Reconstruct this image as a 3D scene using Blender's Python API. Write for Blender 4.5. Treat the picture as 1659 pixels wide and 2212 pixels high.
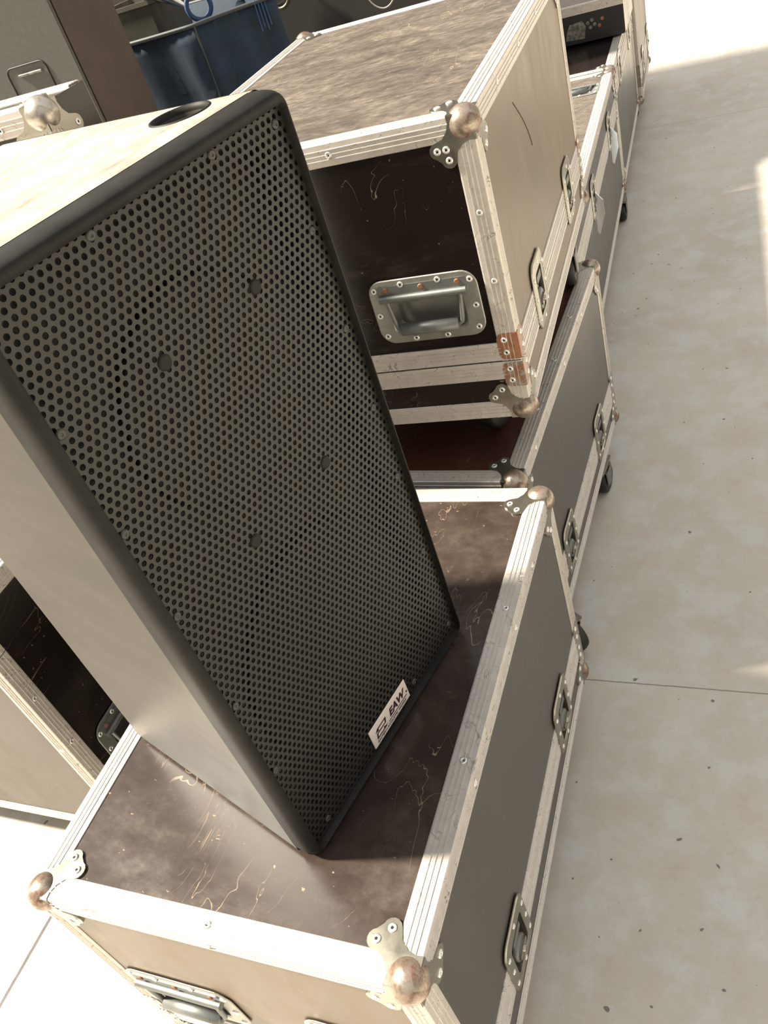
import bpy, math, random
from mathutils import Matrix, Vector
random.seed(7)
PI = math.pi
for o in list(bpy.data.objects): bpy.data.objects.remove(o)
S = bpy.context.scene
col = S.collection

# ------------------------------------------------------------------ camera
CAMZ = 1.65
M0 = (
    (0.911557, 0.305067, -0.275679),
    (-0.000320, -0.669941, -0.742414),
    (-0.411175, 0.676841, -0.610591)
)
cam_d = bpy.data.cameras.new('camera'); cam = bpy.data.objects.new('camera', cam_d); col.objects.link(cam)
r, d, f = [Vector(v) for v in M0]
mw = Matrix.Identity(4)
for i in range(3):
    mw[i][0] = r[i]; mw[i][1] = -d[i]; mw[i][2] = -f[i]
mw[2][3] = CAMZ
cam.matrix_world = mw
cam_d.sensor_fit = 'VERTICAL'; cam_d.sensor_height = 36.0; cam_d.lens = 36.0 * 1819.6246 / 2212.0
cam_d.clip_start = 0.05; cam_d.clip_end = 100
S.camera = cam
S.view_settings.view_transform = 'Standard'; S.view_settings.look = 'None'
S.view_settings.gamma = 1.0; S.view_settings.use_curve_mapping = False
S.view_settings.exposure = 0.0

# ------------------------------------------------------------------ light
SUN_AZ = 10.0      # degrees: light travels towards +X, turned slightly to +Y
SUN_EL = 46.5
sd = bpy.data.lights.new('sun', 'SUN'); sun = bpy.data.objects.new('sun', sd); col.objects.link(sun)
sd.energy = 17.0; sd.color = (1.0, 0.91, 0.76); sd.angle = math.radians(5.0)
az, el = math.radians(SUN_AZ), math.radians(SUN_EL)
ldir = Vector((math.cos(el) * math.cos(az), math.cos(el) * math.sin(az), -math.sin(el)))
sun.rotation_euler = ldir.to_track_quat('-Z', 'Y').to_euler()
sun.location = (-6, 0, 8)
W = bpy.data.worlds.new('world'); S.world = W; W.use_nodes = True
nt = W.node_tree; nt.nodes.clear()
wo = nt.nodes.new('ShaderNodeOutputWorld'); bg = nt.nodes.new('ShaderNodeBackground')
tc = nt.nodes.new('ShaderNodeTexCoord'); sx = nt.nodes.new('ShaderNodeSeparateXYZ'); rp = nt.nodes.new('ShaderNodeValToRGB')
nt.links.new(tc.outputs['Generated'], sx.inputs[0]); nt.links.new(sx.outputs['Z'], rp.inputs[0])
rp.color_ramp.elements[0].position = 0.0; rp.color_ramp.elements[0].color = (0.62, 0.52, 0.41, 1)
rp.color_ramp.elements[1].position = 0.75; rp.color_ramp.elements[1].color = (0.92, 0.92, 0.90, 1)
nt.links.new(rp.outputs[0], bg.inputs['Color']); bg.inputs['Strength'].default_value = 1.15
nt.links.new(bg.outputs[0], wo.inputs[0])

# ------------------------------------------------------------------ materials
def nodes(name):
    m = bpy.data.materials.new(name); m.use_nodes = True
    t = m.node_tree; t.nodes.clear()
    out = t.nodes.new('ShaderNodeOutputMaterial'); b = t.nodes.new('ShaderNodeBsdfPrincipled')
    t.links.new(b.outputs[0], out.inputs[0])
    return m, t, b
def noise(t, scale, stretch=(1, 1, 1), detail=6, rough=0.6, loc=(0, 0, 0), rot=(0, 0, 0), dist=0.0):
    tc = t.nodes.new('ShaderNodeTexCoord'); mp = t.nodes.new('ShaderNodeMapping'); n = t.nodes.new('ShaderNodeTexNoise')
    mp.inputs['Scale'].default_value = stretch; mp.inputs['Location'].default_value = loc; mp.inputs['Rotation'].default_value = rot
    n.inputs['Scale'].default_value = scale; n.inputs['Detail'].default_value = detail
    n.inputs['Roughness'].default_value = rough; n.inputs['Distortion'].default_value = dist
    t.links.new(tc.outputs['Object'], mp.inputs[0]); t.links.new(mp.outputs[0], n.inputs[0])
    return n.outputs['Fac']
def ramp(t, fac, a, b, ca=(0, 0, 0, 1), cb=(1, 1, 1, 1)):
    r = t.nodes.new('ShaderNodeValToRGB')
    r.color_ramp.elements[0].position = a; r.color_ramp.elements[0].color = ca
    r.color_ramp.elements[1].position = b; r.color_ramp.elements[1].color = cb
    t.links.new(fac, r.inputs[0]); return r.outputs[0]
def mix(t, fac, a, b):
    n = t.nodes.new('ShaderNodeMix'); n.data_type = 'RGBA'
    if isinstance(fac, float): n.inputs[0].default_value = fac
    else: t.links.new(fac, n.inputs[0])
    for i, v in ((6, a), (7, b)):
        if isinstance(v, tuple): n.inputs[i].default_value = v if len(v) == 4 else v + (1,)
        else: t.links.new(v, n.inputs[i])
    return n.outputs[2]
def mul(t, a, v):
    n = t.nodes.new('ShaderNodeMath'); n.operation = 'MULTIPLY'
    t.links.new(a, n.inputs[0])
    if isinstance(v, (int, float)): n.inputs[1].default_value = v
    else: t.links.new(v, n.inputs[1])
    return n.outputs[0]
def bump(t, b, h, s, dist=0.001):
    n = t.nodes.new('ShaderNodeBump'); n.inputs['Strength'].default_value = s; n.inputs['Distance'].default_value = dist
    t.links.new(h, n.inputs['Height']); t.links.new(n.outputs[0], b.inputs['Normal'])

def plain(name, c, rough=0.5, metal=0.0, var=0.0, scale=20, spec=0.5):
    m, t, b = nodes(name)
    b.inputs['Roughness'].default_value = rough; b.inputs['Metallic'].default_value = metal
    b.inputs['Specular IOR Level'].default_value = spec
    if var > 0:
        n = noise(t, scale)
        t.links.new(mix(t, ramp(t, n, .35, .7), tuple(x * (1 - var) for x in c), tuple(min(1, x * (1 + var)) for x in c)), b.inputs['Base Color'])
        bump(t, b, n, .15)
    else:
        b.inputs['Base Color'].default_value = c + (1,)
    return m

def phenolic(name, base, dust, amount, rough, stretch=(1, 3, 1), scratch=0.5, seed=0.0, spec=0.5):
    m, t, b = nodes(name)
    d1 = noise(t, 3.5, stretch, 8, .7, (seed, seed, 0), dist=.6)
    d2 = noise(t, 26, stretch, 6, .7, (seed + 3, 0, 0))
    mask = mul(t, ramp(t, d1, .62 - amount * .4, .95 - amount * .35), ramp(t, d2, .25, .75))
    c = mix(t, mask, base, dust)
    # fine scratches: thin iso-lines of a distorted noise, kept in patches
    s1 = noise(t, 9, (1.2, .5, 1), 3, .5, (seed + 7, 2, 0), (0, 0, .6), dist=1.4)
    s2 = noise(t, 6, (1, 1, 1), 2, .5, (seed + 1, 9, 4))
    line = t.nodes.new('ShaderNodeMath'); line.operation = 'COMPARE'; line.inputs[1].default_value = .53; line.inputs[2].default_value = .0022
    t.links.new(s1, line.inputs[0])
    lm = mul(t, mul(t, line.outputs[0], ramp(t, s2, .52, .6)), scratch)
    c = mix(t, lm, c, (.34, .25, .17))
    fl = noise(t, 75, (1, 1.6, 1), 2, .5, (seed, 5, 0)); fm = mul(t, ramp(t, fl, .735, .75), scratch * .8)
    c = mix(t, fm, c, (.42, .30, .20))
    t.links.new(c, b.inputs['Base Color'])
    rr = t.nodes.new('ShaderNodeMapRange'); rr.inputs[3].default_value = rough; rr.inputs[4].default_value = min(1, rough + .28)
    t.links.new(mask, rr.inputs[0]); t.links.new(rr.outputs[0], b.inputs['Roughness'])
    b.inputs['Specular IOR Level'].default_value = spec
    g = noise(t, 420, (1, .25, 1), 2, .5)
    bump(t, b, g, .06, .0006)
    return m
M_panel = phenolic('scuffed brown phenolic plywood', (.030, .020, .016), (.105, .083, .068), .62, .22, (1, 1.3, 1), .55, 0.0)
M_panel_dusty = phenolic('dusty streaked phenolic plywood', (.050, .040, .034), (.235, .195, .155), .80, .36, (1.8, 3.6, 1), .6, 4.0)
M_panel_red = phenolic('reddish phenolic plywood', (.050, .017, .011), (.09, .05, .04), .35, .25, (1, 1, 1), .3, 9.0)
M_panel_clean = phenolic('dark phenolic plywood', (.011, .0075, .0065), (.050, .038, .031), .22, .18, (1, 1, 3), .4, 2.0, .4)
M_side = phenolic('satin dark phenolic side', (.046, .042, .038), (.10, .085, .072), .45, .30, (1, 1, .35), .12, 5.0, .55)
M_side_tan_reflect = phenolic('phenolic side with tan floor reflection', (.125, .090, .060), (.225, .165, .108), .80, .36, (1, 1, .3), .25, 6.0, .4)  # tan colour stands in for the sunlit floor mirrored in dark panels

M_side_brown_reflect = phenolic('phenolic side with brown floor reflection', (.070, .050, .037), (.11, .085, .065), .5, .40, (1, 1, .5), .25, 8.0)  # browner than the dark panels: bright floor reflection put into the colour
def alu(name, c, rough, metal, crack=.5):
    m, t, b = nodes(name)
    n1 = noise(t, 35, (1, 1, 1), 6, .7); n2 = noise(t, 16, (1, 1, 1), 3, .6, (4, 1, 2), dist=2.0)
    line = t.nodes.new('ShaderNodeMath'); line.operation = 'COMPARE'; line.inputs[1].default_value = .5; line.inputs[2].default_value = .012
    t.links.new(n2, line.inputs[0])
    c1 = mix(t, ramp(t, n1, .35, .75), tuple(x * .82 for x in c), c)
    c2 = mix(t, mul(t, mul(t, line.outputs[0], ramp(t, n1, .45, .6)), crack), c1, tuple(x * .35 for x in c))
    t.links.new(c2, b.inputs['Base Color']); b.inputs['Metallic'].default_value = metal
    rr = t.nodes.new('ShaderNodeMapRange'); rr.inputs[3].default_value = rough - .08; rr.inputs[4].default_value = rough + .15
    t.links.new(n1, rr.inputs[0]); t.links.new(rr.outputs[0], b.inputs['Roughness'])
    bump(t, b, n1, .10, .0006)
    return m
M_alu = alu('worn aluminium', (.62, .575, .52), .40, .40, .85)
M_steel = alu('dull zinc steel', (.38, .36, .305), .27, .93, .3)
M_dish = alu('zinc dish', (.38, .375, .34), .40, .78, .3)
M_steel_old = alu('dark zinc steel', (.20, .21, .20), .45, .7, .3)
M_chrome = plain('bright metal', (.75, .74, .72), .22, 1.0)
M_rivet = plain('rivet aluminium', (.72, .71, .68), .32, .7)
M_hole = plain('rivet hole', (.01, .008, .007), .9)

def rusty(name, a, bcol, lo, hi, metal):
    m, t, b = nodes(name)
    n = noise(t, 55, (1, 1, 1), 8, .7); n2 = noise(t, 160, (1, 1, 1), 3, .6)
    msk = ramp(t, n, lo, hi)
    c = mix(t, msk, a, bcol); c = mix(t, mul(t, ramp(t, n2, .5, .75), .5), c, tuple(x * .45 for x in bcol))
    t.links.new(c, b.inputs['Base Color'])
    mr = t.nodes.new('ShaderNodeMapRange'); mr.inputs[3].default_value = metal; mr.inputs[4].default_value = metal * .35
    t.links.new(msk, mr.inputs[0]); t.links.new(mr.outputs[0], b.inputs['Metallic'])
    b.inputs['Roughness'].default_value = .36
    bump(t, b, n, .2, .0006)
    return m
M_ball = rusty('rusted ball metal', (.42, .37, .31), (.15, .075, .045), .37, .63, .95)
M_ball_silver = rusty('tarnished ball metal', (.50, .46, .40), (.26, .17, .11), .5, .8, .95)
M_rust = rusty('brown rusted plate', (.33, .15, .08), (.24, .095, .05), .4, .7, .3)
M_rust2 = rusty('half rusted plate', (.40, .36, .30), (.27, .12, .065), .42, .55, .6)
M_rustdot = plain('rust spot', (.22, .09, .04), .7, 0, .3, 90)

M_rubber = plain('black rubber', (.012, .012, .012), .55)
M_fork = plain('castor steel', (.22, .21, .20), .4, .7)
M_dark = plain('blackness inside', (.004, .004, .004), .9, spec=.1)
def speaker_paint():
    m, t, b = nodes('dusty black speaker paint')
    n = noise(t, 5, (1, .35, 3.0), 8, .7, dist=.5); n2 = noise(t, 40, (1, .5, 2), 5, .7)
    msk = mul(t, ramp(t, n, .30, .72), ramp(t, n2, .2, .7))
    t.links.new(mix(t, msk, (.016, .013, .010), (.048, .037, .027)), b.inputs['Base Color'])
    b.inputs['Roughness'].default_value = .48; b.inputs['Specular IOR Level'].default_value = .22
    bump(t, b, noise(t, 500, (1, 1, 1), 2), .08, .0005)
    return m
M_paint = speaker_paint()
M_top_dust_glare = phenolic('speaker top with dust and sun glare', (.15, .13, .105), (.56, .50, .41), 1.0, .5, (1, 1.6, 1), .1, 3.0)  # real dust, its colour lightened further to carry the sun glare
M_frame = plain('worn black bezel', (.015, .0145, .013), .55, 0, .25, 30, .14)
M_grille = plain('black steel grille', (.0205, .019, .0165), .42, .15, .12, 14, .4)
M_screw = plain('dark screw', (.045, .045, .042), .45, .3)
M_ledge = plain('black baffle ledge', (.017, .017, .016), .6)
M_cone = plain('woofer cone', (.012, .012, .011), .5)
M_label = plain('white label', (.62, .56, .53), .35)
M_ink = plain('dark maroon ink', (.035, .006, .012), .5)

def floor_mat():
    m, t, b = nodes('polished concrete')
    a = noise(t, 1.6, (1, 1, 1), 9, .65, dist=.3); c2 = noise(t, 9, (1, 1, 1), 8, .7); c3 = noise(t, 60, (1, 1, 1), 4, .6)
    c = mix(t, ramp(t, a, .3, .7), (.47, .425, .36), (.585, .54, .465))
    c = mix(t, mul(t, ramp(t, c2, .47, .62), .6), c, (.60, .60, .585))
    c = mix(t, mul(t, ramp(t, c2, .25, .42, (1, 1, 1, 1), (0, 0, 0, 1)), .6), c, (.43, .365, .285))
    c = mix(t, mul(t, ramp(t, c3, .58, .7), .25), c, (.38, .35, .30))
    sp = noise(t, 42, (1, 1, 1), 1, .4, (3, 5, 1)); c = mix(t, mul(t, ramp(t, sp, .765, .775), .8), c, (.10, .09, .08))
    tc = t.nodes.new('ShaderNodeTexCoord'); s = t.nodes.new('ShaderNodeSeparateXYZ'); t.links.new(tc.outputs['Object'], s.inputs[0])
    wob = noise(t, 30, (1, 1, 1), 3, .6)
    for ax, off, per in (('Y', 1.235, 3.72), ('X', -1.483, 3.72)):
        ad = t.nodes.new('ShaderNodeMath'); ad.operation = 'MULTIPLY_ADD'; t.links.new(wob, ad.inputs[0]); ad.inputs[1].default_value = .004
        t.links.new(s.outputs[ax], ad.inputs[2])
        q = t.nodes.new('ShaderNodeMath'); q.operation = 'SUBTRACT'; t.links.new(ad.outputs[0], q.inputs[0]); q.inputs[1].default_value = off - per / 2 + .002
        w = t.nodes.new('ShaderNodeMath'); w.operation = 'WRAP'; t.links.new(q.outputs[0], w.inputs[0]); w.inputs[1].default_value = per; w.inputs[2].default_value = 0
        k = t.nodes.new('ShaderNodeMath'); k.operation = 'COMPARE'; t.links.new(w.outputs[0], k.inputs[0]); k.inputs[1].default_value = per / 2
        k.inputs[2].default_value = .0016 if ax == 'Y' else .0042
        c = mix(t, mul(t, k.outputs[0], .75 if ax == 'Y' else 1.0), c, (.16, .13, .10) if ax == 'Y' else (.03, .022, .018))
    t.links.new(c, b.inputs['Base Color']); b.inputs['Specular IOR Level'].default_value = .35
    t.links.new(ramp(t, c2, .3, .7, (.42, .42, .42, 1), (.62, .62, .62, 1)), b.inputs['Roughness'])
    bump(t, b, c3, .08, .001)
    return m
M_scratch = plain('dark scratch', (.045, .03, .02), .7)
M_floor = floor_mat()
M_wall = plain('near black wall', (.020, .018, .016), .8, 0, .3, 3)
M_cab = plain('grey cabinet paint', (.062, .061, .055), .5, 0, .12, 60)
M_cab_side = plain('brown cabinet side', (.046, .028, .021), .5, 0, .2, 8)
M_blue = plain('blue woven fabric', (.009, .023, .043), .85, 0, .25, 14)
M_blue2 = plain('blue cord', (.03, .07, .16), .7)
M_piping = plain('grey piping', (.035, .042, .046), .6)
M_plastic = plain('grey beige plastic', (.10, .09, .07), .5, 0, .2, 8)
M_tan = plain('tan plastic', (.45, .33, .18), .5)
M_black = plain('matt black', (.010, .009, .009), .6)
M_beige = plain('beige cable', (.30, .27, .22), .5)
M_bronze = plain('tarnished bronze', (.13, .12, .09), .4, .6)

# ------------------------------------------------------------------ mesh helpers
class MB:
    def __init__(s): s.v = []; s.f = []; s.mi = []; s.sm = []
    def add(s, vs, fs, mi=0, smooth=False):
        o = len(s.v); s.v += [tuple(p) for p in vs]
        for f_ in fs: s.f.append(tuple(i + o for i in f_)); s.mi.append(mi); s.sm.append(smooth)
    def quad(s, a, b, c, d, mi=0): s.add([a, b, c, d], [(0, 1, 2, 3)], mi)
    def box(s, lo, hi, mi=0):
        x0, y0, z0 = lo; x1, y1, z1 = hi
        v = [(x0, y0, z0), (x1, y0, z0), (x1, y1, z0), (x0, y1, z0), (x0, y0, z1), (x1, y0, z1), (x1, y1, z1), (x0, y1, z1)]
        s.add(v, [(0, 3, 2, 1), (4, 5, 6, 7), (0, 1, 5, 4), (1, 2, 6, 5), (2, 3, 7, 6), (3, 0, 4, 7)], mi)
    def bbox(s, lo, hi, b=.004):     # box with chamfered vertical and horizontal edges
        x0, y0, z0 = lo; x1, y1, z1 = hi
        loops = []
        for z, i in ((z0, b), (z0 + b, 0), (z1 - b, 0), (z1, b)):
            loops.append([(x0 + i + b, y0 + i, z), (x1 - i - b, y0 + i, z), (x1 - i, y0 + i + b, z), (x1 - i, y1 - i - b, z),
                          (x1 - i - b, y1 - i, z), (x0 + i + b, y1 - i, z), (x0 + i, y1 - i - b, z), (x0 + i, y0 + i + b, z)])
        s.loft(loops, caps=True)
    def loft(s, loops, caps=False, smooth=False, mi=0, closed=True):
        n = len(loops[0]); vs = [p for l in loops for p in l]; fs = []
        for k in range(len(loops) - 1):
            for i in range(n if closed else n - 1):
                j = (i + 1) % n
                fs.append((k * n + i, k * n + j, (k + 1) * n + j, (k + 1) * n + i))
        s.add(vs, fs, mi, smooth)
        if caps:
            s.add(loops[0], [tuple(range(n))[::-1]], mi); s.add(loops[-1], [tuple(range(n))], mi)
    def prism(s, poly, fn, h, mi=0):   # poly in 2D, fn(u,v,w)->3D
        s.loft([[fn(u, v, 0) for u, v in poly], [fn(u, v, h) for u, v in poly]], True, mi=mi)
    def lathe(s, prof, fn, n=20, mi=0, smooth=True, cap=True):   # prof [(r,h)]; fn(u,v,w)
        loops = [[fn(r_ * math.cos(2 * PI * i / n), r_ * math.sin(2 * PI * i / n), h) for i in range(n)] for r_, h in prof]
        s.loft(loops, False, smooth, mi)
        if cap: s.add(loops[-1], [tuple(range(n))], mi); s.add(loops[0], [tuple(range(n))[::-1]], mi)
    def tube(s, pts, rad, n=10, mi=0, closed=False):
        pts = [Vector(p) for p in pts]; loops = []; up = None; N = len(pts)
        for i, p in enumerate(pts):
            if closed: t = (pts[(i + 1) % N] - pts[i - 1]).normalized()
            else: t = (pts[min(i + 1, N - 1)] - pts[max(i - 1, 0)]).normalized()
            if up is None:
                up = t.cross(Vector((0, 0, 1)))
                if up.length < .1: up = t.cross(Vector((1, 0, 0)))
            up = (up - t * up.dot(t)).normalized(); w = t.cross(up)
            rr = rad[i] if isinstance(rad, (list, tuple)) else rad
            loops.append([tuple(p + (up * math.cos(2 * PI * k / n) + w * math.sin(2 * PI * k / n)) * rr) for k in range(n)])
        if closed: loops.append(loops[0]); s.loft(loops, False, True, mi)
        else: s.loft(loops, True, True, mi)
    def sphere(s, c, r, n=20, m=12, mi=0, sc=(1, 1, 1)):
        prof = []
        loops = []
        for k in range(m + 1):
            a = -PI / 2 + PI * k / m; rr = max(r * math.cos(a), 1e-5); h = r * math.sin(a)
            loops.append([(c[0] + sc[0] * rr * math.cos(2 * PI * i / n), c[1] + sc[1] * rr * math.sin(2 * PI * i / n), c[2] + sc[2] * h) for i in range(n)])
        s.loft(loops, False, True, mi)
    def mesh(s, name, mats):
        me = bpy.data.meshes.new(name); me.from_pydata(s.v, [], s.f)
        for m in (mats if isinstance(mats, (list, tuple)) else [mats]): me.materials.append(m)
        me.polygons.foreach_set('material_index', s.mi); me.polygons.foreach_set('use_smooth', s.sm)
        me.validate(); me.update(); return me
    def build(s, name, mats, parent=None, loc=None):
        return link(name, s.mesh(name, mats), parent, loc)
def link(name, me, parent=None, loc=None, mw=None, label=None):
    o = bpy.data.objects.new(name, me); col.objects.link(o)
    if parent: o.parent = parent
    if loc: o.location = loc
    if mw: o.matrix_local = mw
    if label: o['label'] = label
    return o
def thing(name, label, cat, loc, rz=0, group=None):
    o = bpy.data.objects.new(name, None); col.objects.link(o); o.empty_display_size = .05
    o.location = loc; o.rotation_euler = (0, 0, rz); o['label'] = label; o['category'] = cat
    if group: o['group'] = group
    return o
def tag(o, label, cat, group=None, kind=None):
    o['label'] = label; o['category'] = cat
    if group: o['group'] = group
    if kind: o['kind'] = kind
    return o
def rrect(x0, x1, y0, y1, r, n=5):
    pts = []
    for cx, cy, a0 in ((x1 - r, y0 + r, -PI / 2), (x1 - r, y1 - r, 0), (x0 + r, y1 - r, PI / 2), (x0 + r, y0 + r, PI)):
        for k in range(n + 1):
            a = a0 + PI / 2 * k / n; pts.append((cx + r * math.cos(a), cy + r * math.sin(a)))
    return pts
def frame(o, X, Y, Z):      # 4x4 with given origin and axes
    m = Matrix.Identity(4)
    for i in range(3): m[i][0] = X[i]; m[i][1] = Y[i]; m[i][2] = Z[i]; m[i][3] = o[i]
    return m

# ------------------------------------------------------------------ setting
fb = MB(); fb.quad((-14, -8, 0), (14, -8, 0), (14, 22, 0), (-14, 22, 0))
o = fb.build('floor', M_floor); o['kind'] = 'structure'; o['label'] = 'pale polished concrete floor with dark joint lines'
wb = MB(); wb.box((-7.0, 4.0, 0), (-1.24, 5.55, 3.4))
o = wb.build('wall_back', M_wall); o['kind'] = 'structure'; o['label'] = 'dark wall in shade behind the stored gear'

# ------------------------------------------------------------------ hardware of the flight cases (shared meshes)
def rivet_mesh(name='rivet', R=.0058):
    b = MB(); fn = lambda u, v, w: (u, v, w)
    b.lathe([(R, -.0004), (R, .0009), (R * .8, .0019), (R * .48, .0021), (R * .34, .0010)], fn, 16, 0, True, False)
    b.lathe([(R * .34, .0010), (R * .30, .0003)], fn, 12, 1, False, True)
    return b.mesh(name, [M_rivet, M_hole])
ME_rivet = rivet_mesh()
def rivet(parent, o, n, s=1.0, mesh=None):
    n = Vector(n).normalized(); X = n.orthogonal().normalized(); Y = n.cross(X)
    m = frame(o, X * s, Y * s, n * s)
    return link('rivet', mesh or ME_rivet, parent, mw=m)
bb = MB(); bb.lathe([(.0050, 0), (.0050, .0012), (.0035, .0022)], lambda u, v, w: (u, v, w), 12)
ME_rustdot = bb.mesh('rivet', M_rustdot)

_corner = {}
def corner_mesh(sg, mat, key):
    k = (sg, key)
    if k in _corner: return _corner[k]
    b = MB(); t = .0032
    arc = lambda cx, cy, r, a0, a1, n=6: [(cx + r * math.cos(math.radians(a0 + (a1 - a0) * i / n)), cy + r * math.sin(math.radians(a0 + (a1 - a0) * i / n))) for i in range(n + 1)]
    half = [(.013, 0), (.040, 0), (.039, .010), (.043, .021), (.052, .031)]
    lobe = arc(.0635, .0475, .0125, -75, 75)
    pts = half + lobe
    out = pts + [(y, x) for x, y in reversed(pts)]
    def pl(fn):
        top = [fn(u, v, -.0014) for u, v in out]; mid = [fn(u * 1.0, v * 1.0, .0006) for u, v in out]
        lo = [fn(u, v, t) for u, v in out]
        n = len(out)
        cx = fn(.04, .04, -.0016); c0 = fn(0, 0, -.0014)
        # fan from a point on the diagonal that sees the whole outline
        for i in range(n):
            j = (i + 1) % n
            b.add([fn(.036, .036, -.0016), top[i], top[j]], [(0, 1, 2)])
            b.add([top[i], top[j], lo[j], lo[i]], [(0, 1, 2, 3)])
    pl(lambda u, v, w: (u, v, w)); pl(lambda u, v, w: (v, w, u)); pl(lambda u, v, w: (w, u, v))
    b2 = MB(); b2.sphere((.0165, .0165, .0165), .0268, 24, 16)
    flip = sg[0] * sg[1] * sg[2] < 0
    def app(B):
        B.v = [(x * sg[0], y * sg[1], z * sg[2]) for x, y, z in B.v]
        if flip: B.f = [f_[::-1] for f_ in B.f]
    app(b); app(b2)
    _corner[k] = (b.mesh('corner_plate', M_steel), b2.mesh('steel_ball', mat))
    return _corner[k]
def ball_corner(parent, p, sg, rivets=True, mat=None, key='r'):
    mp, mb = corner_mesh(sg, mat or M_ball, key)
    e = link('ball_corner', mp, parent, loc=p, label=None)
    link('steel_ball', mb, e, label='rust stained steel ball of the corner' if key == 'r' else 'tarnished steel ball of the corner')
    if rivets:
        for a, c in ((.0475, .0635), (.0635, .0475)):
            rivet(e, (a * sg[0], c * sg[1], -.0015 * sg[2]), (0, 0, -sg[2]))
            rivet(e, (a * sg[0], -.0015 * sg[1], c * sg[2]), (0, -sg[1], 0))
            rivet(e, (-.0015 * sg[0], a * sg[1], c * sg[2]), (-sg[0], 0, 0))
    return e

TW = .037; TT = .0018
def rib_profile(w, flat0=.0):
    """outer line of one flange from the arris (u=0) inwards, with three raised ribs"""
    pts = [(.0015, 0)]
    for u in (.011, .0185, .026):
        pts += [(u - .0011, 0), (u - .0006, -.0013), (u + .0006, -.0013), (u + .0011, 0)]
    pts += [(w - .003, 0), (w - .0008, .0006), (w, TT)]
    return pts
def angle_trim(parent, p0, p1, U, V, name='edge_trim', w=TW):
    p0, p1, U, V = Vector(p0), Vector(p1), Vector(U), Vector(V)
    a = rib_profile(w)
    prof = [(u, v) for u, v in reversed(a)] + [(v, u) for u, v in a] + [(TT, TT)]
    b = MB(); l0 = [tuple(p0 + U * u + V * v) for u, v in prof]; l1 = [tuple(p1 + U * u + V * v) for u, v in prof]
    b.loft([l0, l1], True)
    return b.build(name, M_alu, parent)
def band_piece(b, p0, p1, U, N, w=TW):
    """flat ribbed strip on a face: U across, N outward, p0->p1 along"""
    p0, p1, U, N = Vector(p0), Vector(p1), Vector(U), Vector(N)
    prof = [(0, -.001), (.0008, .0004), (.003, 0)]
    for u in (.011, .0185, .026): prof += [(u - .0011, 0), (u - .0006, .0013), (u + .0006, .0013), (u + .0011, 0)]
    prof += [(w - .003, 0), (w - .0008, .0004), (w, -.001), (w, -.003), (0, -.003)]
    b.loft([[tuple(p0 + U * u + N * v) for u, v in prof], [tuple(p1 + U * u + N * v) for u, v in prof]], True)

def panel_face(b, fn, u0, u1, v0, v1, holes=(), mi=0):
    us = sorted(set([u0, u1] + [max(u0, min(u1, h[i])) for h in holes for i in (0, 1)]))
    vs = sorted(set([v0, v1] + [max(v0, min(v1, h[i])) for h in holes for i in (2, 3)]))
    for a, c in zip(us, us[1:]):
        for d_, e in zip(vs, vs[1:]):
            mu, mv = (a + c) / 2, (d_ + e) / 2
            if any(h[0] < mu < h[1] and h[2] < mv < h[3] for h in holes): continue
            b.quad(fn(a, d_), fn(c, d_), fn(c, e), fn(a, e), mi)

# recessed swing handle, canonical: u right, v up, w outward, origin at centre of plate
def dish_meshes(mat):
    b = MB(); P3 = lambda l, w: [(u, v, w) for u, v in l]
    o1 = rrect(-.100, .100, -.0625, .0625, .028, 6)
    o2 = rrect(-.0985, .0985, -.061, .061, .027, 6)
    i1 = rrect(-.070, .070, -.044, .032, .010, 6); i2 = rrect(-.067, .067, -.041, .029, .010, 6)
    i3 = rrect(-.060, .060, -.034, .023, .010, 6)
    b.loft([P3(o1, 0), P3(o1, .001), P3(o2, .0022), P3(i1, .0022), P3(i2, .0005), P3(i3, -.020)], False)
    b.add(P3(i3, -.020), [tuple(range(len(i3)))])
    dish = b.mesh('dish_plate', mat)
    # hinge strip
    b = MB()
    hs = rrect(-.083, .083, .031, .052, .006, 4)
    b.loft([P3(hs, .0022), P3(hs, .0040)], True)
    b.tube([(-.080, .029, .007), (.080, .029, .007)], .0068, 12)
    for u in (-.050, -.018, .018, .052):
        b.box((u - .008, .019, .0035), (u + .008, .026, .0075))
    hinge = b.mesh('hinge_strip', M_steel_old)
    b = MB()
    b.tube([(-.068, .028, .007), (-.066, .010, .007), (-.062, -.022, .007), (-.060, -.029, .0075), (-.055, -.032, .008), (.055, -.032, .008),
            (.060, -.029, .0075), (.062, -.022, .007), (.066, .010, .007), (.068, .028, .007)], .0042, 10)
    rod = b.mesh('handle_rod', M_steel_old)
    b = MB()
    b.tube([(-.054, -.032, .009), (-.0535, -.032, .009), (.0535, -.032, .009), (.054, -.032, .009)], [.006, .0112, .0112, .006], 16)
    grip = b.mesh('handle_grip', M_steel_old)
    return dish, hinge, rod, grip
ME_dish = dish_meshes(M_dish); ME_dish_old = dish_meshes(M_steel_old)
def swing_handle(parent, o, U, V, N, old=False):
    ms = ME_dish_old if old else ME_dish
    e = link('recessed_handle', ms[0], parent, mw=frame(o, Vector(U), Vector(V), Vector(N)))
    link('hinge_strip', ms[1], e); link('handle_rod', ms[2], e); link('handle_grip', ms[3], e)
    for u, v in ((-.088, .045), (-.036, .052), (.032, .052), (.088, .045), (.089, -.004), (.086, -.046), (.026, -.0545), (-.034, -.0545), (-.087, -.046), (-.090, -.004)):
        rivet(e, (u, v, .0024), (0, 0, 1))
    for u in (-.066, 0, .066):
        link('rusted_rivet', ME_rustdot, e, loc=(u, .045, .0038))
    return e
HH = (-.066, .066, -.040, .028)   # opening needed behind the dish

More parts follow.
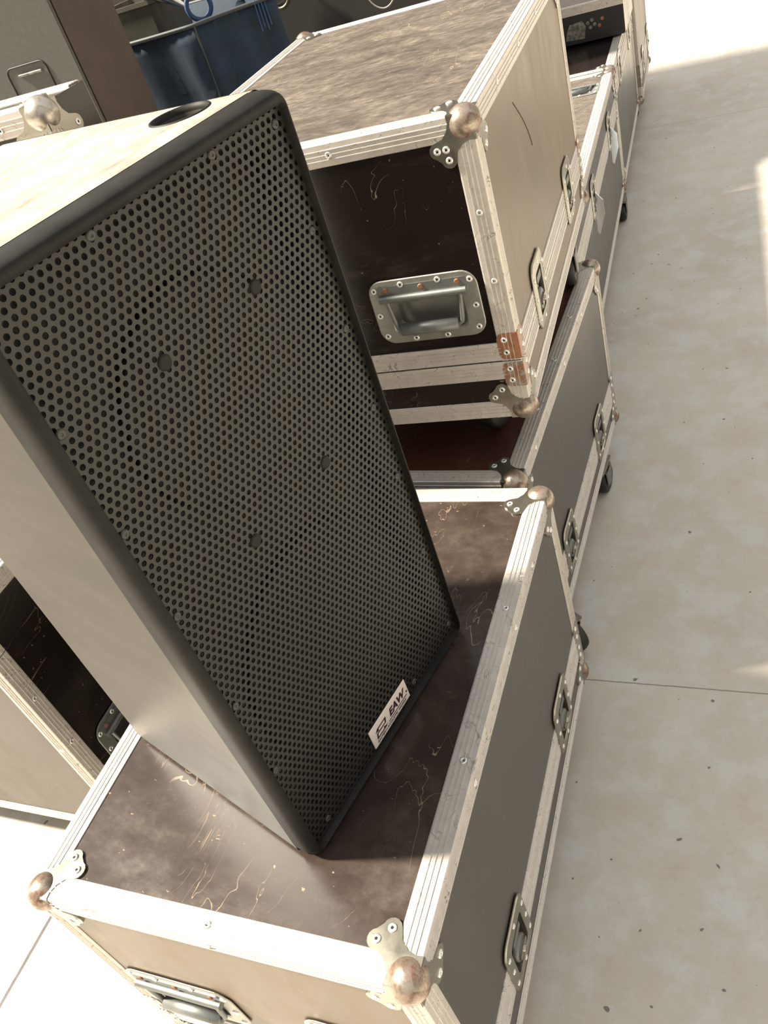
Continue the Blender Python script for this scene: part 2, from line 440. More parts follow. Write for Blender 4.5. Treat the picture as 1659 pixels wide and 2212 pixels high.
# butterfly latch, canonical as above, lid line passes v=0
def latch_meshes():
    P3 = lambda l, w: [(u, v, w) for u, v in l]
    b = MB()
    o1 = rrect(-.056, .056, -.055, .082, .022, 6); o2 = rrect(-.0535, .0535, -.0525, .0795, .0205, 6)
    i1 = rrect(-.036, .036, -.036, .058, .012, 6); i2 = rrect(-.033, .033, -.033, .055, .011, 6)
    b.loft([P3(o1, 0), P3(o1, .0016), P3(o2, .0034), P3(i1, .0046), P3(i2, .0030), P3(i2, -.013)], False)
    b.add(P3(i2, -.013), [tuple(range(len(i2)))])
    plate = b.mesh('latch_plate', M_steel)
    b = MB()
    b.box((-.014, -.030, -.012), (.014, .050, -.004)); b.box((-.020, .032, -.006), (.020, .046, .003))
    b.lathe([(.0225, -.006), (.0225, .001), (.020, .003)], lambda u, v, w: (u, v - .008, w), 24)
    keyb = b.mesh('latch_hook', M_steel_old)
    b = MB()
    w1 = rrect(-.019, .019, -.0075, .0075, .0074, 5)
    b.loft([[(u, v - .008, w) for u, v in w1] for w in (.002, .0065)], True)
    b.lathe([(.006, .004), (.006, .0095), (.004, .0105)], lambda u, v, w: (u, v - .008, w), 14)
    wing = b.mesh('latch_wing', M_steel)
    return plate, keyb, wing
ME_latch = latch_meshes()
def latch(parent, o, U, V, N, opened=False):
    e = link('butterfly_latch', ME_latch[0], parent, mw=frame(o, Vector(U), Vector(V), Vector(N)))
    link('latch_hook', ME_latch[1], e); w = link('latch_wing', ME_latch[2], e)
    if opened:
        b = MB(); b.prism([(-.03, .004), (.0, .030), (.05, .034), (.115, .016), (.105, .008), (.05, .006), (0, .004)], lambda a_, q, w_: (-.55 * a_ + .8 * w_, -.80 * a_ + .55 * w_, q), .0035)
        link('latch_flap', b.mesh('latch_flap', M_chrome), e, label='folded-out bright steel latch flap')
    for u, v in ((-.046, .052), (0, .070), (.046, .052), (-.046, -.030), (0, -.045), (.046, -.030), (-.046, .012), (.046, .012)):
        rivet(e, (u, v, .0038), (0, 0, 1), .8)
    return e
LH = (-.0325, .0325, -.0325, .0545)

def bracket(parent, o, sx, sy, h, mat, flip=False):
    """L plate round a vertical arris; o = arris point at its lower end"""
    b = MB(); e = .0035; w = .0375
    pl = [(0, 0), (w - .010, 0), (w - .003, .003), (w, .010), (w, h - .010), (w - .003, h - .003), (w - .010, h), (0, h)]
    b.prism(pl, lambda u, v, k: (sx * u, -sy * (.0012) + sy * k, v), .0022)
    b.prism(pl, lambda u, v, k: (-sx * (.0012) + sx * k, sy * u, v), .0022)
    pr = b.build('corner_bracket', mat, parent, loc=o)
    for z in (h * .28, h * .76):
        rivet(pr, (sx * .024, -sy * .0014, z), (0, -sy, 0)); rivet(pr, (-sx * .0014, sy * .024, z), (-sx, 0, 0))
    return pr
def castor_meshes():
    b = MB(); b.box((-.045, -.0235, .104), (.045, .0235, .1125))
    b.lathe([(.020, .098), (.022, .104)], lambda u, v, w: (u, v, w), 18)
    for s in (-1, 1):
        b.prism([(-.020, .040), (.012, .034), (.026, .090), (-.012, .102), (-.030, .098)], lambda u, v, w: (u + .012, s * (.0215 + w), v), .003)
    b.box((-.020, -.0245, .092), (.032, .0245, .100))
    fk = b.mesh('castor_fork', M_fork)
    b = MB(); prof = [(.012, -.0185), (.038, -.0185), (.0435, -.0160), (.0462, -.008), (.0462, .008), (.0435, .0160), (.038, .0185), (.012, .0185)]
    b.lathe(prof, lambda u, v, w: (u + .022, w, v + .0465), 32)
    wh = b.mesh('wheel', M_rubber)
    b = MB(); b.lathe([(.008, -.021), (.016, -.0192), (.016, .0192), (.008, .021)], lambda u, v, w: (u + .022, w, v + .0465), 16)
    return fk, wh, b.mesh('hub', M_fork)
ME_castor = castor_meshes()
def castor(parent, x, y, rz):
    e = link('castor', ME_castor[0], parent, mw=Matrix.Translation((x, y, 0)) @ Matrix.Rotation(rz, 4, 'Z'))
    link('wheel', ME_castor[1], e); link('hub', ME_castor[2], e)

FH = .114
def flight_case(label, loc, yaw, w, l, h, lid=.12, top=None, side=None, front=None, latches=(), fhandles=(), rhandles=(), thandles=(),
                trivets=None, rivets=True, brackets=True, bmats=None, ballmat=None, castor_rot=(.6, 2.2, -1.0, 1.6), fardx=None, band=True, old=False, cz=(.10, .10, .10), skirt=True, group='brown and black flight cases'):
    """box of w (x) by l (y) by h (z) standing on four castors; origin at the lower near left corner of the footprint"""
    T = thing('flight_case', label, 'flight case', loc, yaw, group)
    top = top or M_panel; side = side or M_side; front = front or M_panel_clean
    z0 = FH; z1 = FH + h; zl = FH + lid; i = .0022
    nh = [(u + HH[0], u + HH[1], v + HH[2] + FH, v + HH[3] + FH) for u, v in fhandles]
    rh = [(y + HH[0], y + HH[1], v + HH[2] + FH, v + HH[3] + FH) for y, v in rhandles]
    lh = [(y + LH[0], y + LH[1], zl + LH[2], zl + LH[3]) for y, op in latches]
    th = [(u + HH[0], u + HH[1], y + HH[2], y + HH[3]) for u, y in thandles]
    def shell(name, za, zb, has_top):
        b = MB()
        panel_face(b, lambda u, v: (u, i, v), i, w - i, za, zb, nh, 2)
        panel_face(b, lambda u, v: (w - i, u, v), i, l - i, za, zb, rh + lh, 1)
        panel_face(b, lambda u, v: (w - u, l - i, v), i, w - i, za, zb, (), 1)
        panel_face(b, lambda u, v: (i, l - u, v), i, l - i, za, zb, (), 1)
        if has_top: panel_face(b, lambda u, v: (u, v, zb), i, w - i, i, l - i, th, 0)
        else: panel_face(b, lambda u, v: (u, l - v, za), i, w - i, i, l - i, (), 0)
        return b.build(name, [top, side, front], T)
    gp = .0012 if band else .0
    shell('base', z0 + i, zl - gp, False)
    L = shell('lid', zl + gp, z1 - i, True)
    # aluminium angle along the twelve arrises
    e = .012
    X, Y, Z = Vector((1, 0, 0)), Vector((0, 1, 0)), Vector((0, 0, 1))
    for zz, Zs in ((z1, -Z), (z0, Z)):
        angle_trim(T, (e, 0, zz), (w - e, 0, zz), Y, Zs); angle_trim(T, (e, l, zz), (w - e, l, zz), -Y, Zs)
        angle_trim(T, (0, e, zz), (0, l - e, zz), X, Zs); angle_trim(T, (w, e, zz), (w, l - e, zz), -X, Zs)
    for x, Xs in ((0, X), (w, -X)):
        for y, Ys in ((0, Y), (l, -Y)):
            angle_trim(T, (x, y, z0 + e), (x, y, zl - .001), Xs, Ys); angle_trim(T, (x, y, zl + .001), (x, y, z1 - e), Xs, Ys)
    # lid and base bands meeting at the opening line
    for nm, za in (('lid_band', zl + .0013), ('base_band', zl - .0013 - TW)) if band else ():
        b = MB(); q = .0005
        band_piece(b, (TW * .9, 0, za), (w - TW * .9, 0, za), Z, -Y)
        cuts = sorted((y - .034, y + .034) for y, op in latches); a = TW * .9
        segs = []
        for c0, c1 in cuts: segs.append((a, c0)); a = c1
        segs.append((a, l - TW * .9))
        for s0, s1 in segs: band_piece(b, (w, s0, za), (w, s1, za), Z, X)
        band_piece(b, (0, TW * .9, za), (0, l - TW * .9, za), Z, -X)
        band_piece(b, (TW * .9, l, za), (w - TW * .9, l, za), Z, Y)
        b.build(nm, M_alu, T)
    bm = bmats or (M_steel, M_steel)
    if brackets:
        for sx, sy, x, y in ((-1, 1, w, 0), (1, 1, 0, 0), (-1, -1, w, l)):
            bracket(T, (x, y, zl + .004), sx, sy, .052, bm[0]); bracket(T, (x, y, zl - .054), sx, sy, .050, bm[1])
    bmat = ballmat or M_ball
    for x, sx in ((0, 1), (w, -1)):
        for y, sy in ((0, 1), (l, -1)):
            for zz, sz in ((z1, -1), (z0, 1)):
                vis = rivets and not (sx > 0 and sy < 0 and sz > 0)
                ball_corner(T, (x, y, zz), (sx, sy, sz), vis, bmat, 'r' if bmat is M_ball else 's')
    for (y, op) in latches: latch(T, (w + .0006, y, zl), Y, Z, X, op)
    for (u, v) in fhandles: swing_handle(T, (u, -.0002, v + FH), X, Z, -Y, old)
    for (y, v) in rhandles: swing_handle(T, (w + .0002, y, v + FH), Y, Z, X, old)
    for (u, y) in thandles: swing_handle(T, (u, y, z1 - .001), X, Y, Z, old)
    if trivets:
        for p, n in trivets: rivet(T, (p[0], p[1], p[2] + FH), n)
    k = 0
    for x in (cz[0], w - cz[0]):
        for y in (cz[1], l - cz[-1]):
            castor(T, (w - fardx) if (fardx and k == 3) else x, y, castor_rot[k]); k += 1
    return T
def org(yaw, x, y, z=0.0):
    c, s = math.cos(yaw), math.sin(yaw); return (c * x - s * y, s * x + c * y, z)

# front case carrying the speaker
wA, lA, hA = .6003, .8842, .5360
UP, NX, PX = (0, 0, 1), (0, -1, 0), (1, 0, 0)
rv = [((wA - .018, y, hA), UP) for y in (.301, .584)] + [((.305, .018, hA), UP), ((.305, 0, hA - .018), NX), ((.018, .44, hA), UP)]
rv += [((wA, y, hA - .018), PX) for y in (.28, .56, .70)]
flight_case('nearest dark brown flight case with the loudspeaker standing on its scuffed lid', (-.9624, .2924, 0), 0, wA, lA, hA, .122,
            M_panel, M_side, M_side_tan_reflect, latches=((.228, False), (.670, False)), fhandles=((.138, .249), (.462, .249)), trivets=rv, cz=(.17, .17, .20))
# low case behind it
wB, lB, hB = .5531, .9114, .5132; yB = -.02782
rv = [((wB - .018, y, hB), UP) for y in (.24, .43, .62)] + [((wB, y, hB - .018), PX) for y in (.13, .44, .66)]
flight_case('low grey-sided flight case directly behind the nearest case, another case stacked on it', org(yB, -1.0166, 1.2081), yB, wB, lB, hB, .112,
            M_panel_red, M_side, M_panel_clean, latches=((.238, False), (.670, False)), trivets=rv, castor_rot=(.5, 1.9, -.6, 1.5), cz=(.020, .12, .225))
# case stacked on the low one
sc = 1.038; yC = .03998; wC, lC, hC = .6321 * sc, .9399 * sc, .5328 * sc
rv = [((.40 * sc, 0, hC - .019), NX), ((wC - .019, 0, .40), NX), ((wC - .019, 0, .28), NX)] + [((wC, y, hC - .018), PX) for y in (.2, .42, .64)] + [((wC - .049, -.0018, hC - .047), NX)]
C = flight_case('flight case with tan floor reflection on its side, stacked on the low case, dusty streaked lid and black handle end', org(yC, -.9632 * sc, 1.2459 * sc, .6271), yC, wC, lC, hC, .123,
            M_panel_dusty, M_side_tan_reflect, M_panel_clean, latches=((.237, False), (.715, False)), fhandles=((.490 * sc, .2375 * sc), (.165 * sc, .2375 * sc)),
            trivets=rv, bmats=(M_rust, M_rust2), castor_rot=(.3, .9, 1.2, 1.62), fardx=.028, cz=(.12, .12, .26))
b = MB(); b.tube([(wC - .0019, .30 + .085 * t + .03 * math.sin(t * 2.2), FH + .47 - .115 * t) for t in [k / 10 for k in range(11)]], .0009, 6)
b.build('scratch', M_scratch, C)['label'] = 'long dark curved scratch'
# further cases of the row
yD = .04055; wD, lD, hD = .6032, 1.1436 + .55, .5066  # length extended out of sight towards the stack to block sunlight
rv = [((wD, y, hD - .018), PX) for y in (.5, 1.0, 1.5)]
flight_case('brown sunlit flight case on the floor beyond the stacked pair, its latches open', org(yD, -1.0166, 2.2047), yD, wD, lD, hD, .365,
            M_panel_dusty, M_side, M_side_tan_reflect, latches=((.70, True), (1.33, True)), thandles=((.47, 1.48),), trivets=rv, castor_rot=(0, .4, .2, 1.57), cz=(.014, .2, .09))
lF = 1.09
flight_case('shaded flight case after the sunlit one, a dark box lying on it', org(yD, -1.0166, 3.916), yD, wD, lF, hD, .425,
            M_panel_clean, M_side, M_side_tan_reflect, latches=((.25, False), (.80, False)), castor_rot=(0, .4, .2, -.5))
flight_case('farthest flight case of the row at the edge of the sunlight', org(yD, -1.00, 5.04), yD, wD, .76, .60, .14,
            M_panel_dusty, M_side_tan_reflect, M_side_tan_reflect, latches=((.25, False), (.70, False)), castor_rot=(0, .4, .2, -.5))
# cases on the left
flight_case('flight case with brown floor reflection on its front and black handle side, on the floor left of the nearest case', (-2.162, .625, 0), 0, .90, .44, .7215, .60,
            M_panel, M_panel_clean, M_side_brown_reflect, rhandles=((.160, .240),), old=True, band=False, brackets=False, ballmat=M_ball_silver, castor_rot=(0, .4, .2, 1.5), cz=(.12, .20, .1),
            trivets=[((.90, .018, z), PX) for z in (.20, .34, .48)] + [((.882, 0, z), NX) for z in (.19, .33)])
def upright_lid(label, loc, w, d_, h):
    T = thing('case_lid', label, 'case lid', loc, 0)
    b = MB(); b.box((.0022, .0022, .0022), (w - .0022, d_ - .0022, h - .0022)); b.build('lid_panel', M_panel_clean, T)
    e = .012; X, Y, Z = Vector((1, 0, 0)), Vector((0, 1, 0)), Vector((0, 0, 1))
    for zz, Zs in ((h, -Z), (0, Z)):
        angle_trim(T, (e, 0, zz), (w - e, 0, zz), Y, Zs)
        angle_trim(T, (e, d_, zz), (w - e, d_, zz), -Y, Zs, w=.020 + .010)
    for x, Xs in ((0, X), (w, -X)):
        angle_trim(T, (x, 0, e), (x, 0, h - e), Xs, Y)
        for zz, sz in ((h, -1), (0, 1)):
            ball_corner(T, (x, 0, zz), (1 if x == 0 else -1, 1, sz), True, M_ball_silver, 's')
    for x in (.15, .505): rivet(T, (x, 0, h - .022), (0, -1, 0))
upright_lid('flight case lid standing upright at the left photo edge, silver corner ball in view', (-1.595, 1.11, 0), .60, .125, 1.475)  # set nearer and made thicker to block sun from the gap beside it

# ------------------------------------------------------------------ loudspeaker
SY = 1.34282
SW, SH, SD = .4265, .8323, .415
sp = thing('loudspeaker', 'black wedge-sided loudspeaker with perforated grille standing on the nearest case', 'loudspeaker', org(SY, .2846, .6161, .65), SY)
def sloop(off, y, r, n=6, taper=0.0, z0=0.0):
    return [(u, y, z) for u, z in rrect(off + taper, SW - off - taper, z0 + off, SH - off, max(r - off, .002), n)]
b = MB()
loops = []
for y, tp in ((.032, 0), (SD - .008, .0525 * (SD - .04) / (SD - .032)), ):
    loops.append(sloop(0.0, y, .014, taper=tp))
loops.append(sloop(.006, SD, .014, taper=.0545))
b.loft(loops, False, False)
b.add(loops[-1], [tuple(range(len(loops[-1])))])
cabm = MB()
# top panel replaced by one with a round cup opening: split the loft's top faces out
top_z = SH
tp0, tp1 = .0, .0525
newf = []; newm = []
for f_ in b.f:
    zs = [b.v[k][2] for k in f_]
    if min(zs) > SH - 1e-4 and len(f_) == 4: continue
    newf.append(f_)
b.f = newf; b.mi = [0] * len(newf); b.sm = [False] * len(newf)
cc = (.368, .098); cr = .034; N = 48
def edge_pt(a):
    dx, dy = math.cos(a), math.sin(a); best = 9
    def xr(y): return SW - .014 - .0525 * (y - .032) / (SD - .04)
    def xl(y): return .014 + .0525 * (y - .032) / (SD - .04)
    k = .0525 / (SD - .04)
    if dy > 1e-9: best = min(best, (SD - .008 - cc[1]) / dy)
    if dy < -1e-9: best = min(best, (.032 - cc[1]) / dy)
    # right edge: x = A - k*(y-.032)
    A = SW - .014; den = dx + k * dy
    if den > 1e-9: best = min(best, (A - k * (cc[1] - .032) - cc[0]) / den)
    A = .014; den = dx - k * dy
    if den < -1e-9: best = min(best, (A + k * (cc[1] - .032) - cc[0]) / den)
    return (cc[0] + dx * best, cc[1] + dy * best)
angs = [2 * PI * i / N for i in range(N)]
corners = [(.014, .032), (SW - .014, .032), (SW - .014 - .0525, SD - .008), (.014 + .0525, SD - .008)]
for cx, cy in corners: angs.append(math.atan2(cy - cc[1], cx - cc[0]) % (2 * PI))
angs = sorted(set(angs)); n = len(angs)
outer = [edge_pt(a) + (SH,) for a in angs]
ring = [(cc[0] + cr * math.cos(a), cc[1] + cr * math.sin(a), SH) for a in angs]
tp = MB(); tp.loft([outer, ring], False); tp.build('top_panel', M_top_dust_glare, sp)
ring2 = [(cc[0] + cr * .86 * math.cos(a), cc[1] + cr * .86 * math.sin(a), SH - .006) for a in angs]
ring3 = [(cc[0] + cr * .78 * math.cos(a), cc[1] + cr * .78 * math.sin(a), SH - .020) for a in angs]
b.loft([ring, ring2, ring3], False, True); b.add(ring3, [tuple(range(n))])
b.build('cabinet', M_paint, sp)
b = MB(); cup = [(cr * 1.02, -.0005), (cr * 1.0, .0012), (cr * .93, .0012), (cr * .88, -.004), (cr * .80, -.016)]
b.lathe(cup, lambda u, v, w: (cc[0] + u, cc[1] + v, SH + w), 40, 0, True, False)
b.build('cup_ring', M_frame, sp)
# front frame
b = MB(); R = .018; fl = [sloop(0, .034, .020), sloop(0, .020, .020)]
for k in range(1, 7):
    a = PI / 2 * k / 6; fl.append(sloop(.0075 * (1 - math.cos(a)), .020 - .020 * math.sin(a), .020))
inn = lambda y, e: [(u, y, z) for u, z in rrect(.0145 + e, SW - .0085 - e, .0090 + e, SH - .0165 - e, .006, 6)]
fl.append(inn(.0004, -.0006)); fl.append(inn(.0125, 0))
b.loft(fl, False, True)
b.build('front_frame', M_frame, sp)
# baffle behind the grille
b = MB(); rr_ = lambda o_: [(u, z) for u, z in rrect(o_, SW - o_, o_, SH - o_, .01, 4)]
b.loft([[(u, .0150, z) for u, z in rr_(.008)], [(u, .0150, z) for u, z in rr_(.040)], [(u, .045, z) for u, z in rr_(.042)]], False)
b.add([(u, .045, z) for u, z in rr_(.042)], [tuple(range(len(rr_(.042))))])
b.build('baffle', M_ledge, sp)
def driver(name, u, z, r):
    b = MB(); b.lathe([(r, 0), (r, .010), (r * .94, .013), (r * .90, .010), (r * .82, .012), (r * .30, -.030), (r * .26, -.022), (.002, -.014)],
                      lambda a, c, w: (u + a, .044 - w, z + c), 48, 0, True, False)
    b.build(name, M_cone, sp)
driver('woofer', SW / 2, .215, .160); driver('horn', SW / 2, .60, .125)
# perforated grille
def grille():
    p = .0098; row = p * math.sqrt(3) / 2; rh = .0031; g0 = .0145
    u0, u1, z0, z1 = .0140, SW - .0082, .0087, SH - .0162
    vs = []; fs = []; n12 = 12
    hexp = []
    R_ = p / math.sqrt(3)
    for k in range(12):
        a = PI / 6 * k + PI / 2      # pointy top hexagon: corners at even k
        rr2 = R_ if k % 2 == 0 else p / 2
        hexp.append((rr2 * math.cos(a), rr2 * math.sin(a)))
    circ = [(rh * math.cos(PI / 6 * k + PI / 2), rh * math.sin(PI / 6 * k + PI / 2)) for k in range(12)]
    plugs = [(.150, .679), (.293, .678), (.291, .447), (.150, .448)]
    nr = int((z1 - z0) / row) + 2; nc = int((u1 - u0) / p) + 2
    yf, yb = .0098, .0116
    cl = lambda v, a, b_: max(a, min(b_, v))
    for j in range(nr):
        for i_ in range(nc):
            cu = u0 + i_ * p + (p / 2 if j % 2 else 0); cz_ = z0 + j * row
            if cu > u1 + p * .4 or cz_ > z1 + row * .4: continue
            o = len(vs)
            H = [(cl(cu + a, u0, u1), cl(cz_ + c, z0, z1)) for a, c in hexp]
            blocked = any((cu - a) ** 2 + (cz_ - c) ** 2 < .0068 ** 2 for a, c in plugs)
            if blocked:
                vs += [(a, yf, c) for a, c in H]; fs.append(tuple(range(o, o + 12))); continue
            Cc = [(cl(cu + a, u0, u1), cl(cz_ + c, z0, z1)) for a, c in circ]
            vs += [(a, yf, c) for a, c in H] + [(a, yf, c) for a, c in Cc] + [(a, yb, c) for a, c in Cc]
            for k in range(12):
                m = (k + 1) % 12
                fs.append((o + k, o + m, o + 12 + m, o + 12 + k)); fs.append((o + 12 + k, o + 12 + m, o + 24 + m, o + 24 + k))
    me = bpy.data.meshes.new('grille'); me.from_pydata(vs, [], fs); me.materials.append(M_grille); me.update()
    return link('grille', me, sp)
gr = grille()
for u, z in ((.150, .679), (.293, .678), (.291, .447), (.150, .448)):
    b = MB(); b.lathe([(.0082, 0), (.0080, .0012), (.0060, .0018)], lambda a, c, w: (u + a, .0097 - w, z + c), 20)
    b.build('plug', M_frame, sp)
for u, z in ((.023, .690), (.023, .574), (.023, .460), (.024, .308), (.023, .18), (.142, .8095), (.305, .8095), (.404, .800), (.404, .685), (.404, .562), (.404, .447), (.404, .333), (.404, .191), (.404, .030), (.289, .024), (.05, .024)):
    b = MB(); fn = lambda a, c, w: (u + a, .0097 - w, z + c)
    b.lathe([(.0052, 0), (.0050, .0008), (.0036, .0015), (.0016, .0015), (.0012, .0008)], fn, 14, 0, True)
    b.build('screw', M_screw, sp)
# label with lettering
lb = MB(); lw, lh_ = .100, .0385; lu, lz = .1695, .0175
lb.bbox((lu, .0068, lz), (lu + lw, .0092, lz + lh_), .0008)
LB = lb.build('badge', M_label, sp)
def text(body, size, u, z, shear=0.0, bold=0.0, sx=1.0, name='lettering'):
    cu = bpy.data.curves.new('t', 'FONT'); cu.body = body; cu.size = size; cu.shear = shear; cu.extrude = .00025; cu.offset = bold
    ob = bpy.data.objects.new('t', cu); col.objects.link(ob)
    dg = bpy.context.evaluated_depsgraph_get(); me = bpy.data.meshes.new_from_object(ob.evaluated_get(dg)); me.name = name
    bpy.data.objects.remove(ob)
    me.materials.clear(); me.materials.append(M_ink)
    me.transform(Matrix.Translation((u, .0066, z)) @ Matrix.Rotation(PI / 2, 4, 'X') @ Matrix.Scale(sx, 4, (1, 0, 0)))
    return link(name, me, LB)
text('EAW', .0185, lu + .0475, lz + .0155, .25, .0006, 1.0)
text('.', .020, lu + .0930, lz + .0150, 0, .0005)
text('EASTERN ACOUSTIC WORKS',   .0060, lu + .0085, lz + .0038, .15, .0, 1.02)
b = MB()
def mark(pl): b.prism([(lu + x / 1000, lz + z / 1000) for x, z in pl], lambda u, v, w: (u, .0068 - w, v), .0005)
# underline and the two hooked arrows beside the letters
mark([(42.5, 10.6), (94, 10.6), (94.4, 11.8), (42.9, 11.8)])
mark([(10, 10.6), (36, 10.6), (36.6, 12.4), (10.6, 12.4)]); mark([(10, 10.7), (12.8, 10.6), (15.6, 19.8), (12.8, 19.8)])
mark([(12.2, 18.2), (36, 18.2), (36.6, 20), (12.8, 20)]); mark([(34, 18.2), (36.8, 18.2), (39.4, 27.2), (36.6, 27.2)])
mark([(16, 25.4), (38.6, 25.4), (39.4, 27.2), (16, 27.2)])
mark([(11, 23), (19.5, 21.6), (18.5, 25.4), (22, 27.2), (16, 27.2)]); mark([(40, 12.4), (29, 12.4), (30, 16.2), (32.5, 13.8)])
b.build('emblem', M_ink, LB)

# ------------------------------------------------------------------ dark box lying on the shaded case
zt = .114 + hD
pb = thing('equipment_box', 'low dark box with worn stickers on its front, lying on the shaded case', 'equipment box', (-.905, 4.36, zt), .03)
gw, gl, gh = .335, .42, .165
b = MB(); b.box((0, .004, .012), (gw, gl, gh - .002)); b.build('body', M_panel_red, pb)
b = MB(); b.box((.004, 0, .010), (gw - .004, .004, gh - .034)); b.build('front_panel', M_black, pb)
b = MB(); band_piece(b, (0, -.001, gh - .036), (gw, -.001, gh - .036), Vector((0, 0, 1)), Vector((0, -1, 0)), .034)
b.box((0, -.001, gh - .004), (gw, .030, gh)); b.build('metal_edge', M_alu, pb)
for k, x in enumerate((.03, gw - .03)):
    for y in (.05, gl - .05):
        b = MB(); b.lathe([(.014, 0), (.016, .012)], lambda u, v, w: (x + u, y + v, w), 12); b.build('foot', M_rubber, pb)
b = MB(); b.prism([(.07, .030), (.155, .026), (.165, .075), (.15, .100), (.095, .095), (.08, .07)], lambda u, v, w: (u, -.0004 - w, v), .0008)
M_sticker = plain('torn grey sticker', (.14, .13, .11), .6, 0, .7, 60)
b.build('sticker', M_sticker, pb, None)['label'] = 'torn grey sticker'
for (x, z, m) in ((.055, .055, M_rustdot), (.175, .085, M_sticker), (.195, .095, M_sticker), (.205, .075, M_sticker), (.24, .092, M_rustdot), (.185, .066, M_sticker), (.225, .066, M_rustdot)):
    b = MB(); b.lathe([(.008, 0), (.0075, .002)], lambda u, v, w: (x + u, -.0004 - w, z + v), 12); b.build('sticker_dot', m, pb)

# ------------------------------------------------------------------ things in the shade at the back left
gc = thing('speaker_cabinet', 'large grey cabinet with recessed handle and brown side, behind everything at the left', 'cabinet', (-2.95, 2.42, 0))
b = MB(); b.bbox((0, 0, .02), (1.00, .012, 2.05), .004); b.build('front_panel', M_cab, gc)
b = MB(); b.box((.002, .0125, .02), (1.002, .30, 2.045)); b.build('carcass', M_cab_side, gc)
b = MB(); b.bbox((.03, .03, 0), (.97, .27, .02), .003); b.build('plinth', M_rubber, gc)
b = MB()
hx0, hx1, hz0, hz1 = .72, .885, 1.265, 1.385
lo = rrect(hx0, hx1, hz0, hz1, .022, 6); b.tube([(u, -.001, z) for u, z in lo], .0026, 8, closed=True)
b.build('handle_rim', M_black, gc)
b = MB(); b.bbox((hx0 + .045, -.010, hz1 - .030), (hx1 - .02, .001, hz1 - .022), .002); b.build('handle_bar', M_sticker, gc)

cart = thing('storage_trunk', 'black trunk in shade under the blue fabric bag', 'trunk', (-2.55, 3.02, 0))
b = MB(); b.bbox((0, 0, .03), (.97, .78, .80), .006); b.build('body', M_black, cart)
b = MB(); b.bbox((-.004, -.004, .80), (.974, .784, .86), .006); b.build('lid', M_black, cart)
for x in (.08, .89):
    for y in (.08, .70):
        b = MB(); b.lathe([(.02, 0), (.024, .03)], lambda u, v, w: (x + u, y + v, w), 12); b.build('foot', M_rubber, cart)
bag = thing('fabric_bag', 'blue open-topped fabric tool bag with grey piping, in shade at the back', 'bag', (-1.95, 3.39, .86))
pl = [(x + 1.95, y - 3.39) for x, y in ((-2.42, 3.04), (-1.885, 3.04), (-1.625, 3.215), (-1.96, 3.66), (-2.42, 3.74))]
zb, ztp = 0.0, .425
def sub(pl, n=14):
    out = []
    for i_ in range(len(pl)):
        a, c = pl[i_], pl[(i_ + 1) % len(pl)]
        for k in range(n): out.append((a[0] + (c[0] - a[0]) * k / n, a[1] + (c[1] - a[1]) * k / n))
    return out
sl = sub(pl); cx, cy = 0.0, 0.0
b = MB(); loops = []
for k in range(9):
    t_ = k / 8; z = zb + (ztp - zb) * t_
    L_ = []
    for i_, (x, y) in enumerate(sl):
        w = .014 * math.sin(i_ * .9 + t_ * 3.0) * math.sin(PI * t_) + .010 * math.sin(i_ * .31 + 5 * t_)
        if i_ % 14 == 0: w = 0
        dx, dy = x - cx, y - cy; q = math.hypot(dx, dy); L_.append((x + dx / q * w, y + dy / q * w, z))
    loops.append(L_)
inner = [[(cx + (x - cx) * .975, cy + (y - cy) * .975, ztp - .002) for x, y in sl], [(cx + (x - cx) * .95, cy + (y - cy) * .95, .25) for x, y in sl]]
b.add(loops[0], [tuple(range(len(sl)))[::-1]])
b.loft(loops + inner, False, True); b.add(inner[1], [tuple(range(len(sl)))])
b.build('bag_body', M_blue, bag)
b = MB(); b.tube([(x, y, ztp) for x, y, z in loops[-1]], .0075, 8, closed=True); b.build('rim_piping', M_piping, bag)
b = MB(); b.tube([(loops[k][14][0] + .001, loops[k][14][1] - .002, loops[k][14][2]) for k in range(9)], .004, 8); b.build('seam_piping', M_piping, bag)
# contents standing in the bag
zi = .86 + .25
pt = thing('plastic_tub', 'grey beige plastic tub standing in the blue bag', 'tub', (-2.24, 3.30, zi))
b = MB(); P = lambda s_, z: [(u * s_, v * s_, z) for u, v in rrect(-.15, .15, -.12, .12, .04, 5)]
b.loft([P(.88, 0), P(1, .26), P(1.05, .265), P(1.05, .28), P(.97, .28), P(.86, .02)], False, False); b.add(P(.86, .02), [tuple(range(24))]); b.add(P(.88, 0), [tuple(range(24))[::-1]])
b.build('tub_shell', M_plastic, pt)
b = MB(); b.tube([(-.04, -.121, .12), (.0, -.135, .135), (.04, -.121, .12)], .008, 8); b.build('grip', M_plastic, pt)
o = MB(); o.lathe([(.030, 0), (.036, .05), (.032, .13), (.014, .16)], lambda u, v, w: (u, v, w), 20)
ob = o.build('plastic_bottle', M_tan, None, (-2.435, 3.27, .86 + .25)); tag(ob, 'small tan plastic bottle beside the grey cabinet', 'bottle')
ob.location = (-2.345, 3.135, zi)
cn = thing('metal_funnel', 'shiny pointed metal funnel sticking out of the blue bag', 'funnel', (-1.971, 3.23, zi))
TP = Vector((0, -.03, .209)); AX = Vector((-.76, .0, .62)).normalized(); UX = AX.orthogonal().normalized(); VX = AX.cross(UX)
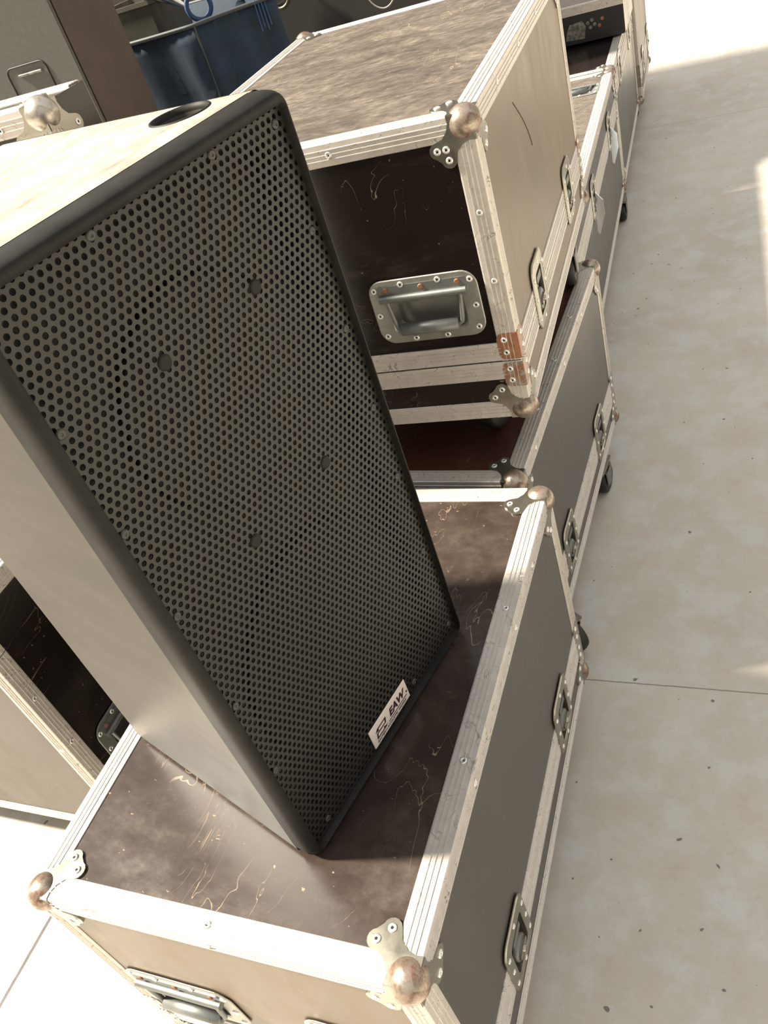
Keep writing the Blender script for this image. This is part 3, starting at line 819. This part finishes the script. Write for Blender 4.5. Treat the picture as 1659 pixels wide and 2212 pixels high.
b = MB(); b.lathe([(.002, 0), (.016, .055), (.034, .12), (.046, .19), (.050, .24), (.050, .25), (.040, .25)], lambda u, v, w: tuple(TP + UX * u + VX * v + AX * w), 28, 0, True, True); b.build('cone', M_chrome, cn)
b = MB(); b.tube([tuple(TP + AX * .22), tuple(TP + AX * .235 + Vector((0, 0, -.10))), (-.185, -.02, 0)], .010, 8); b.build('stem', M_chrome, cn)
b = MB(); b.tube([(.045 * math.cos(a), 0, .045 * math.sin(a)) for a in [2 * PI * k / 28 for k in range(28)]], .009, 8, closed=True)
ob = b.build('rope_coil', M_blue2, None, (-1.915, 3.17, zi + .215)); ob.rotation_euler = (0, .3, .4); tag(ob, 'blue rope ring at the corner of the blue bag', 'rope')
# gear hanging on the dark wall
def hook(parent, x, z):
    b = MB(); b.tube([(x, 0, z + .02), (x, -.05, z + .02), (x, -.07, z + .035)], .004, 8); b.build('hook', M_bronze, parent)
hg = thing('hanging_rings', 'pair of tarnished metal rings hanging on the dark wall beyond the blue bag', 'rings', (-1.99, 4.0, 0))
hook(hg, 0, 1.30)
for k, (dx, dz, rr2, nm) in enumerate(((0, 1.235, .075, 'ring'), (.015, 1.20, .055, 'ring'))):
    b = MB(); b.tube([(dx + rr2 * math.cos(a), -.05 - .012 * k, dz + rr2 * math.sin(a)) for a in [2 * PI * q / 30 for q in range(30)]], .009, 8, closed=True); b.build(nm, M_bronze, hg)
cd = thing('blue_cords', 'thin blue cords draped over the right rim of the blue bag', 'cords', (-1.675, 3.185, 1.0))
for k in range(4):
    b = MB(); b.tube([(.010 * k - .015, .055, .20), (.010 * k - .015, .020, .31), (.010 * k - .013, -.018 + .007 * k, .290), (.011 * k - .012, -.024 + .007 * k, .19 + .012 * (k % 2))], .0024, 6); b.build('cord', M_blue2, cd)
cb = thing('hanging_cable', 'thin beige cable looped on the dark wall above the stacked case', 'cable', (-1.50, 4.0, 0))
hook(cb, 0, 1.28)
b = MB(); pts = []
for k in range(26):
    a = PI * k / 25; pts.append((-.10 * math.cos(a) * 1.0, -.055, 1.30 - .26 * math.sin(a) ** .8))
b.tube(pts, .0035, 8); b.build('cable_loop', M_beige, cb)
